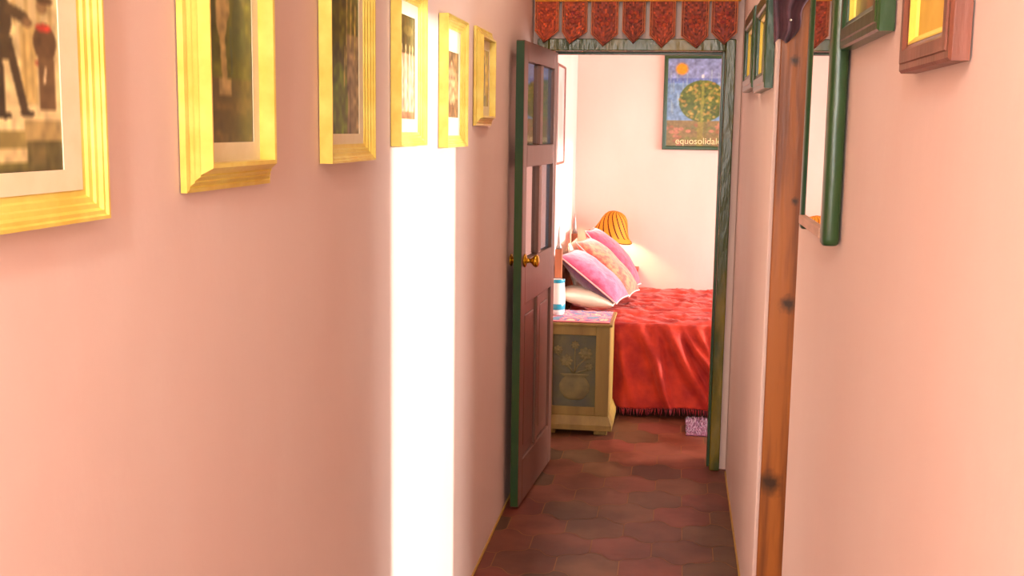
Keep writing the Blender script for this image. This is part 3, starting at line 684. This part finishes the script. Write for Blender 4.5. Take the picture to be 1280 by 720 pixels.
# plinth with splayed moulding
zs = [(0.0, .020), (.02, .022), (.03, .020), (.055, .018), (.085, .004), (.10, .0)]
vs = []; 
m.box(-w2-.004+.0, w2+.022, -d2-.022, d2-.0, .028, .060)
vs = [(-w2-.004, -d2-.020, .060), (w2+.020, -d2-.020, .060), (w2+.020, d2, .060), (-w2-.004, d2, .060), (-w2, -d2-.002, .105), (w2+.002, -d2-.002, .105), (w2+.002, d2, .105), (-w2, d2, .105)]
m.add(vs, [(0, 1, 5, 4), (1, 2, 6, 5), (2, 3, 7, 6), (3, 0, 4, 7), (4, 5, 6, 7)])
m.build('plinth', CHESTW, t, .003)
for sx in (-1, 1):
    for sy in (-1, 1):
        boxes('foot', CHESTW, [(sx*(w2-.04)-.035, sx*(w2-.04)+.035, sy*(d2-.04)-.035, sy*(d2-.04)+.035, 0, .028)], t, .004)
P0, P1, Q0, Q1 = -w2+.055, w2-.072, .150, .535
m = MB(); y0 = -d2
m.box(-w2, w2, -d2+.022, d2, .105, .585)
m.box(-w2, P0, -d2, -d2+.022, .105, .585); m.box(P1, w2, -d2, -d2+.022, .105, .585); m.box(P0, P1, -d2, -d2+.022, .105, Q0); m.box(P0, P1, -d2, -d2+.022, Q1, .585)
m.build('body', CHESTW, t, .003)
pn = boxes('carved_panel', CHESTP, [(P0, P1, -d2+.010, -d2+.022, Q0, Q1)], t); pn['label'] = 'recessed carved front panel'
def disc(cx, cz, r, h=.006, sc=1.0):
    m = MB(); N = 8
    M = Matrix.Translation((cx, -d2+.011, cz)) @ Matrix.Rotation(PI/2, 4, 'X')
    vs = []; 
    seg = 40; rings = [(0, h), (.25, h), (.32, h*.5), (.55, h), (.85, h*.8), (1, 0)]
    for q, hh in rings:
        for k in range(seg):
            a = 2*PI*k/seg; rr = q*r*(1+(.14*math.cos(N*a) if q > .4 else 0)); vs.append((rr*math.cos(a), rr*math.sin(a)*sc, hh*(1+(.25*math.cos(N*a) if .4 < q < 1 else 0))))
    fs = [(i*seg+k, (i+1)*seg+k, (i+1)*seg+(k+1) % seg, i*seg+(k+1) % seg) for i in range(len(rings)-1) for k in range(seg)]
    m.add(vs, fs, 0, True, M); return m.build('carved_flower', CHESTR, pn)
for cx, cz, r in ((.055, .435, .034), (-.045, .395, .032), (.0, .48, .022), (.075, .365, .02), (-.09, .45, .024)): disc(cx-.005, cz, r)
m = MB(); M = Matrix.Translation((-.005, -d2+.010, .185)) @ Matrix.Diagonal((1, .10, 1, 1))
m.lathe([(.03, 0), (.05, .01), (.078, .05), (.082, .08), (.066, .11), (.05, .125), (.075, .135), (.075, .142), (.0, .142)], 40, M=M); m.build('carved_vase', CHESTR, pn)
m = MB()
for x0, x1, zt in ((-.005, .055, .41), (-.005, -.045, .37), (0, 0, .46), (0, .075, .35), (-.01, -.09, .43)):
    m.tube([(x0-.005, -d2+.0095, .327), ((x0*.6+x1*.4)-.005, -d2+.0085, .327+(zt-.327)*.55), (x1-.005, -d2+.0095, zt)], .0035, 6)
m.build('carved_stems', CHESTR, pn)
m = MB(); m.box(-w2-.004, w2+.014, -d2-.014, d2, .585, .600); m.build('chest_top', CHESTW, t, .005, 3)
m = MB(); m.lathe([(.005, 0), (.005, .008), (.011, .014), (.012, .02), (.007, .026), (0, .027)], 16, M=Matrix.Translation((P0-.02, -d2, .36)) @ Matrix.Rotation(PI/2, 4, 'X')); m.build('knob', BRASS, t)
# cloth on the chest
mb = MB(); nx, ny = 44, 54; cols = []
vs = []; X0, X1, Y0, Y1 = CX0+.01, CX1-.004, CY0+.004, CY1-.03
for s in (0, 1):
    for i in range(nx+1):
        for j in range(ny+1):
            x = X0+(X1-X0)*i/nx; y = Y0+(Y1-Y0)*j/ny
            vs.append((x, y, CT+.0015+.0035*(s)+.003*max(0, noise.noise((x*20, y*20, 1)))))
n1 = (nx+1)*(ny+1); fs = []
pal = [(60, 120, 160), (120, 56, 130), (226, 90, 130), (240, 150, 130), (70, 70, 150), (200, 60, 90), (244, 190, 150)]
for i in range(nx):
    for j in range(ny):
        a = i*(ny+1)+j; b = a+ny+1; fs.append((n1+a, n1+b, n1+b+1, n1+a+1)); fs.append((a+1, b+1, b, a))
        if j < 5: c = (226, 120, 110) if j % 2 else (190, 60, 90)
        else:
            q = noise.noise((i*.09, j*.07, 9.))*.5+.5+.12*noise.noise((i*.5, j*.5, 2.)); c = pal[int(max(0, min(.999, (q-.2)/.6))*len(pal))]
        cc = lin(tuple(v/255 for v in c)); cols += [cc, cc]
ring = [i*(ny+1) for i in range(nx+1)]+[nx*(ny+1)+j for j in range(1, ny+1)]+[i*(ny+1)+ny for i in range(nx-1, -1, -1)]+[j for j in range(ny-1, 0, -1)]
for k in range(len(ring)): a, b = ring[k], ring[(k+1) % len(ring)]; fs.append((a, b, n1+b, n1+a)); cols.append(lin((.75, .25, .3)))
mb.add(vs, fs); tag(mb.build('table_cloth', ATTRCLOTH, cols=cols), 'small multicoloured blue and pink cloth on top of the carved chest', 'cloth')
# jar
t = thing('ceramic_jar', 'white ceramic jar with teal edge on the chest beside the door', 'jar', (-.622, 5.99, CT+.0085))
m = MB(); m.lathe([(.034, 0), (.040, .004), (.044, .03), (.046, .08), (.043, .14), (.040, .18), (.041, .192), (.037, .192), (.036, .18), (.039, .14), (.040, .03), (0, .012)], 32); m.build('body', CERAM, t)
m = MB(); m.lathe([(.0445, .030), (.0452, .032), (.0464, .060), (.0455, .062)], 32, caps=False); m.build('glazed_band', TEAL, t); m = MB(); m.lathe([(.0412, .176), (.0418, .178), (.0428, .192), (.0420, .1945), (.0365, .1945)], 32, caps=False); m.build('glazed_band', TEAL, t)
# lilac mat
t = thing('floor_mat', 'small lilac shaggy mat on the floor in front of the bed', 'mat', (.39, 6.03, .001))
m = MB(); m.box(-.295, .30, -.165, .165, 0, .008); m.build('backing', LILAC, t, .003)
m = MB()
for k in range(2600):
    x, y = random.uniform(-.295, .30), random.uniform(-.165, .165); a = random.random()*6.28; l = random.uniform(.012, .024)
    s = .0035; dx, dy = .010*math.cos(a), .010*math.sin(a)
    m.add([(x-s, y, .007), (x+s, y, .007), (x, y+s, .007), (x+dx, y+dy, .007+l)], [(0, 1, 3), (1, 2, 3), (2, 0, 3)], 0, True)
p = m.build('pile', LILAC, t); p['kind'] = 'stuff'

# ------------------------------------------------------------------ light
def area(name, loc, dirv, sx, sy, e, col):
    l = bpy.data.lights.new(name, 'AREA'); l.shape = 'RECTANGLE'; l.size = sx; l.size_y = sy; l.energy = e; l.color = col
    o = bpy.data.objects.new(name, l); C.objects.link(o); o.location = loc; o.rotation_euler = Vector(dirv).to_track_quat('-Z', 'Y').to_euler(); return o
def point(name, loc, e, col, r):
    l = bpy.data.lights.new(name, 'POINT'); l.energy = e; l.color = col; l.shadow_soft_size = r
    o = bpy.data.objects.new(name, l); C.objects.link(o); o.location = loc; return o
point('ceiling_lamp_light', (-.22, -.55, 2.40), 62, (1, .92, .82), .07)
area('rear_fill_light', (-.2, -2.2, 1.6), (0, 1, 0), .7, 1.35, 45, (1, .97, .92))  # added fill from behind the viewer, brightens walls and camera-facing frame sides
point('ceiling_lamp_light', (-.20, 3.9, 2.5), 6, (1, .86, .70), .06)
lm = bpy.data.lights.new('bedside_bulb_light', 'POINT'); lm.energy = 7; lm.color = (1, .74, .40); lm.shadow_soft_size = .02
o = bpy.data.objects.new('bedside_bulb_light', lm); C.objects.link(o); o.location = (-.41, 7.475, .935)
s = bpy.data.lights.new('low_sun', 'SUN'); s.energy = 3.4; s.color = (1, .93, .82); s.angle = math.radians(2.6)
o = bpy.data.objects.new('low_sun', s); C.objects.link(o)
dv = Vector((-1, .03, -.105)); o.rotation_euler = dv.to_track_quat('-Z', 'Y').to_euler(); o.location = (6, 3, 3)
area('bedroom_window_daylight', (2.85, 6.55, 1.45), (-1, 0, -.12), 1.6, 1.1, 115, (1, .93, .90))
area('side_room_daylight', (2.98, 2.65, 1.3), (-1, .08, 0), .9, 2.2, 42, (1, .95, .88))
w = bpy.data.worlds.new('daylight'); bpy.context.scene.world = w; w.use_nodes = True
bg = w.node_tree.nodes['Background']; bg.inputs[0].default_value = (.95, .97, 1, 1); bg.inputs[1].default_value = 1.2

# ------------------------------------------------------------------ camera
yaw, pitch, roll = .14415693, .14042170, .014
cy, sy, cp, sp = math.cos(yaw), math.sin(yaw), math.cos(pitch), math.sin(pitch)
f = Vector((-sy*cp, cy*cp, -sp)); r = Vector((cy, sy, 0)); u = r.cross(f)
r2 = math.cos(roll)*r+math.sin(roll)*u; u2 = -math.sin(roll)*r+math.cos(roll)*u
cam = bpy.data.cameras.new('camera'); cam.sensor_width = 36; cam.lens = 1400/1280*36; cam.clip_start = .05
co = bpy.data.objects.new('camera', cam); C.objects.link(co)
M = Matrix((r2, u2, -f)).transposed().to_4x4(); M.translation = (0, 0, 1.6); co.matrix_world = M
sc = bpy.context.scene; sc.camera = co
vs_ = sc.view_settings; vs_.view_transform = 'Standard'; vs_.look = 'None'; vs_.exposure = .45; vs_.gamma = 1; vs_.use_curve_mapping = False
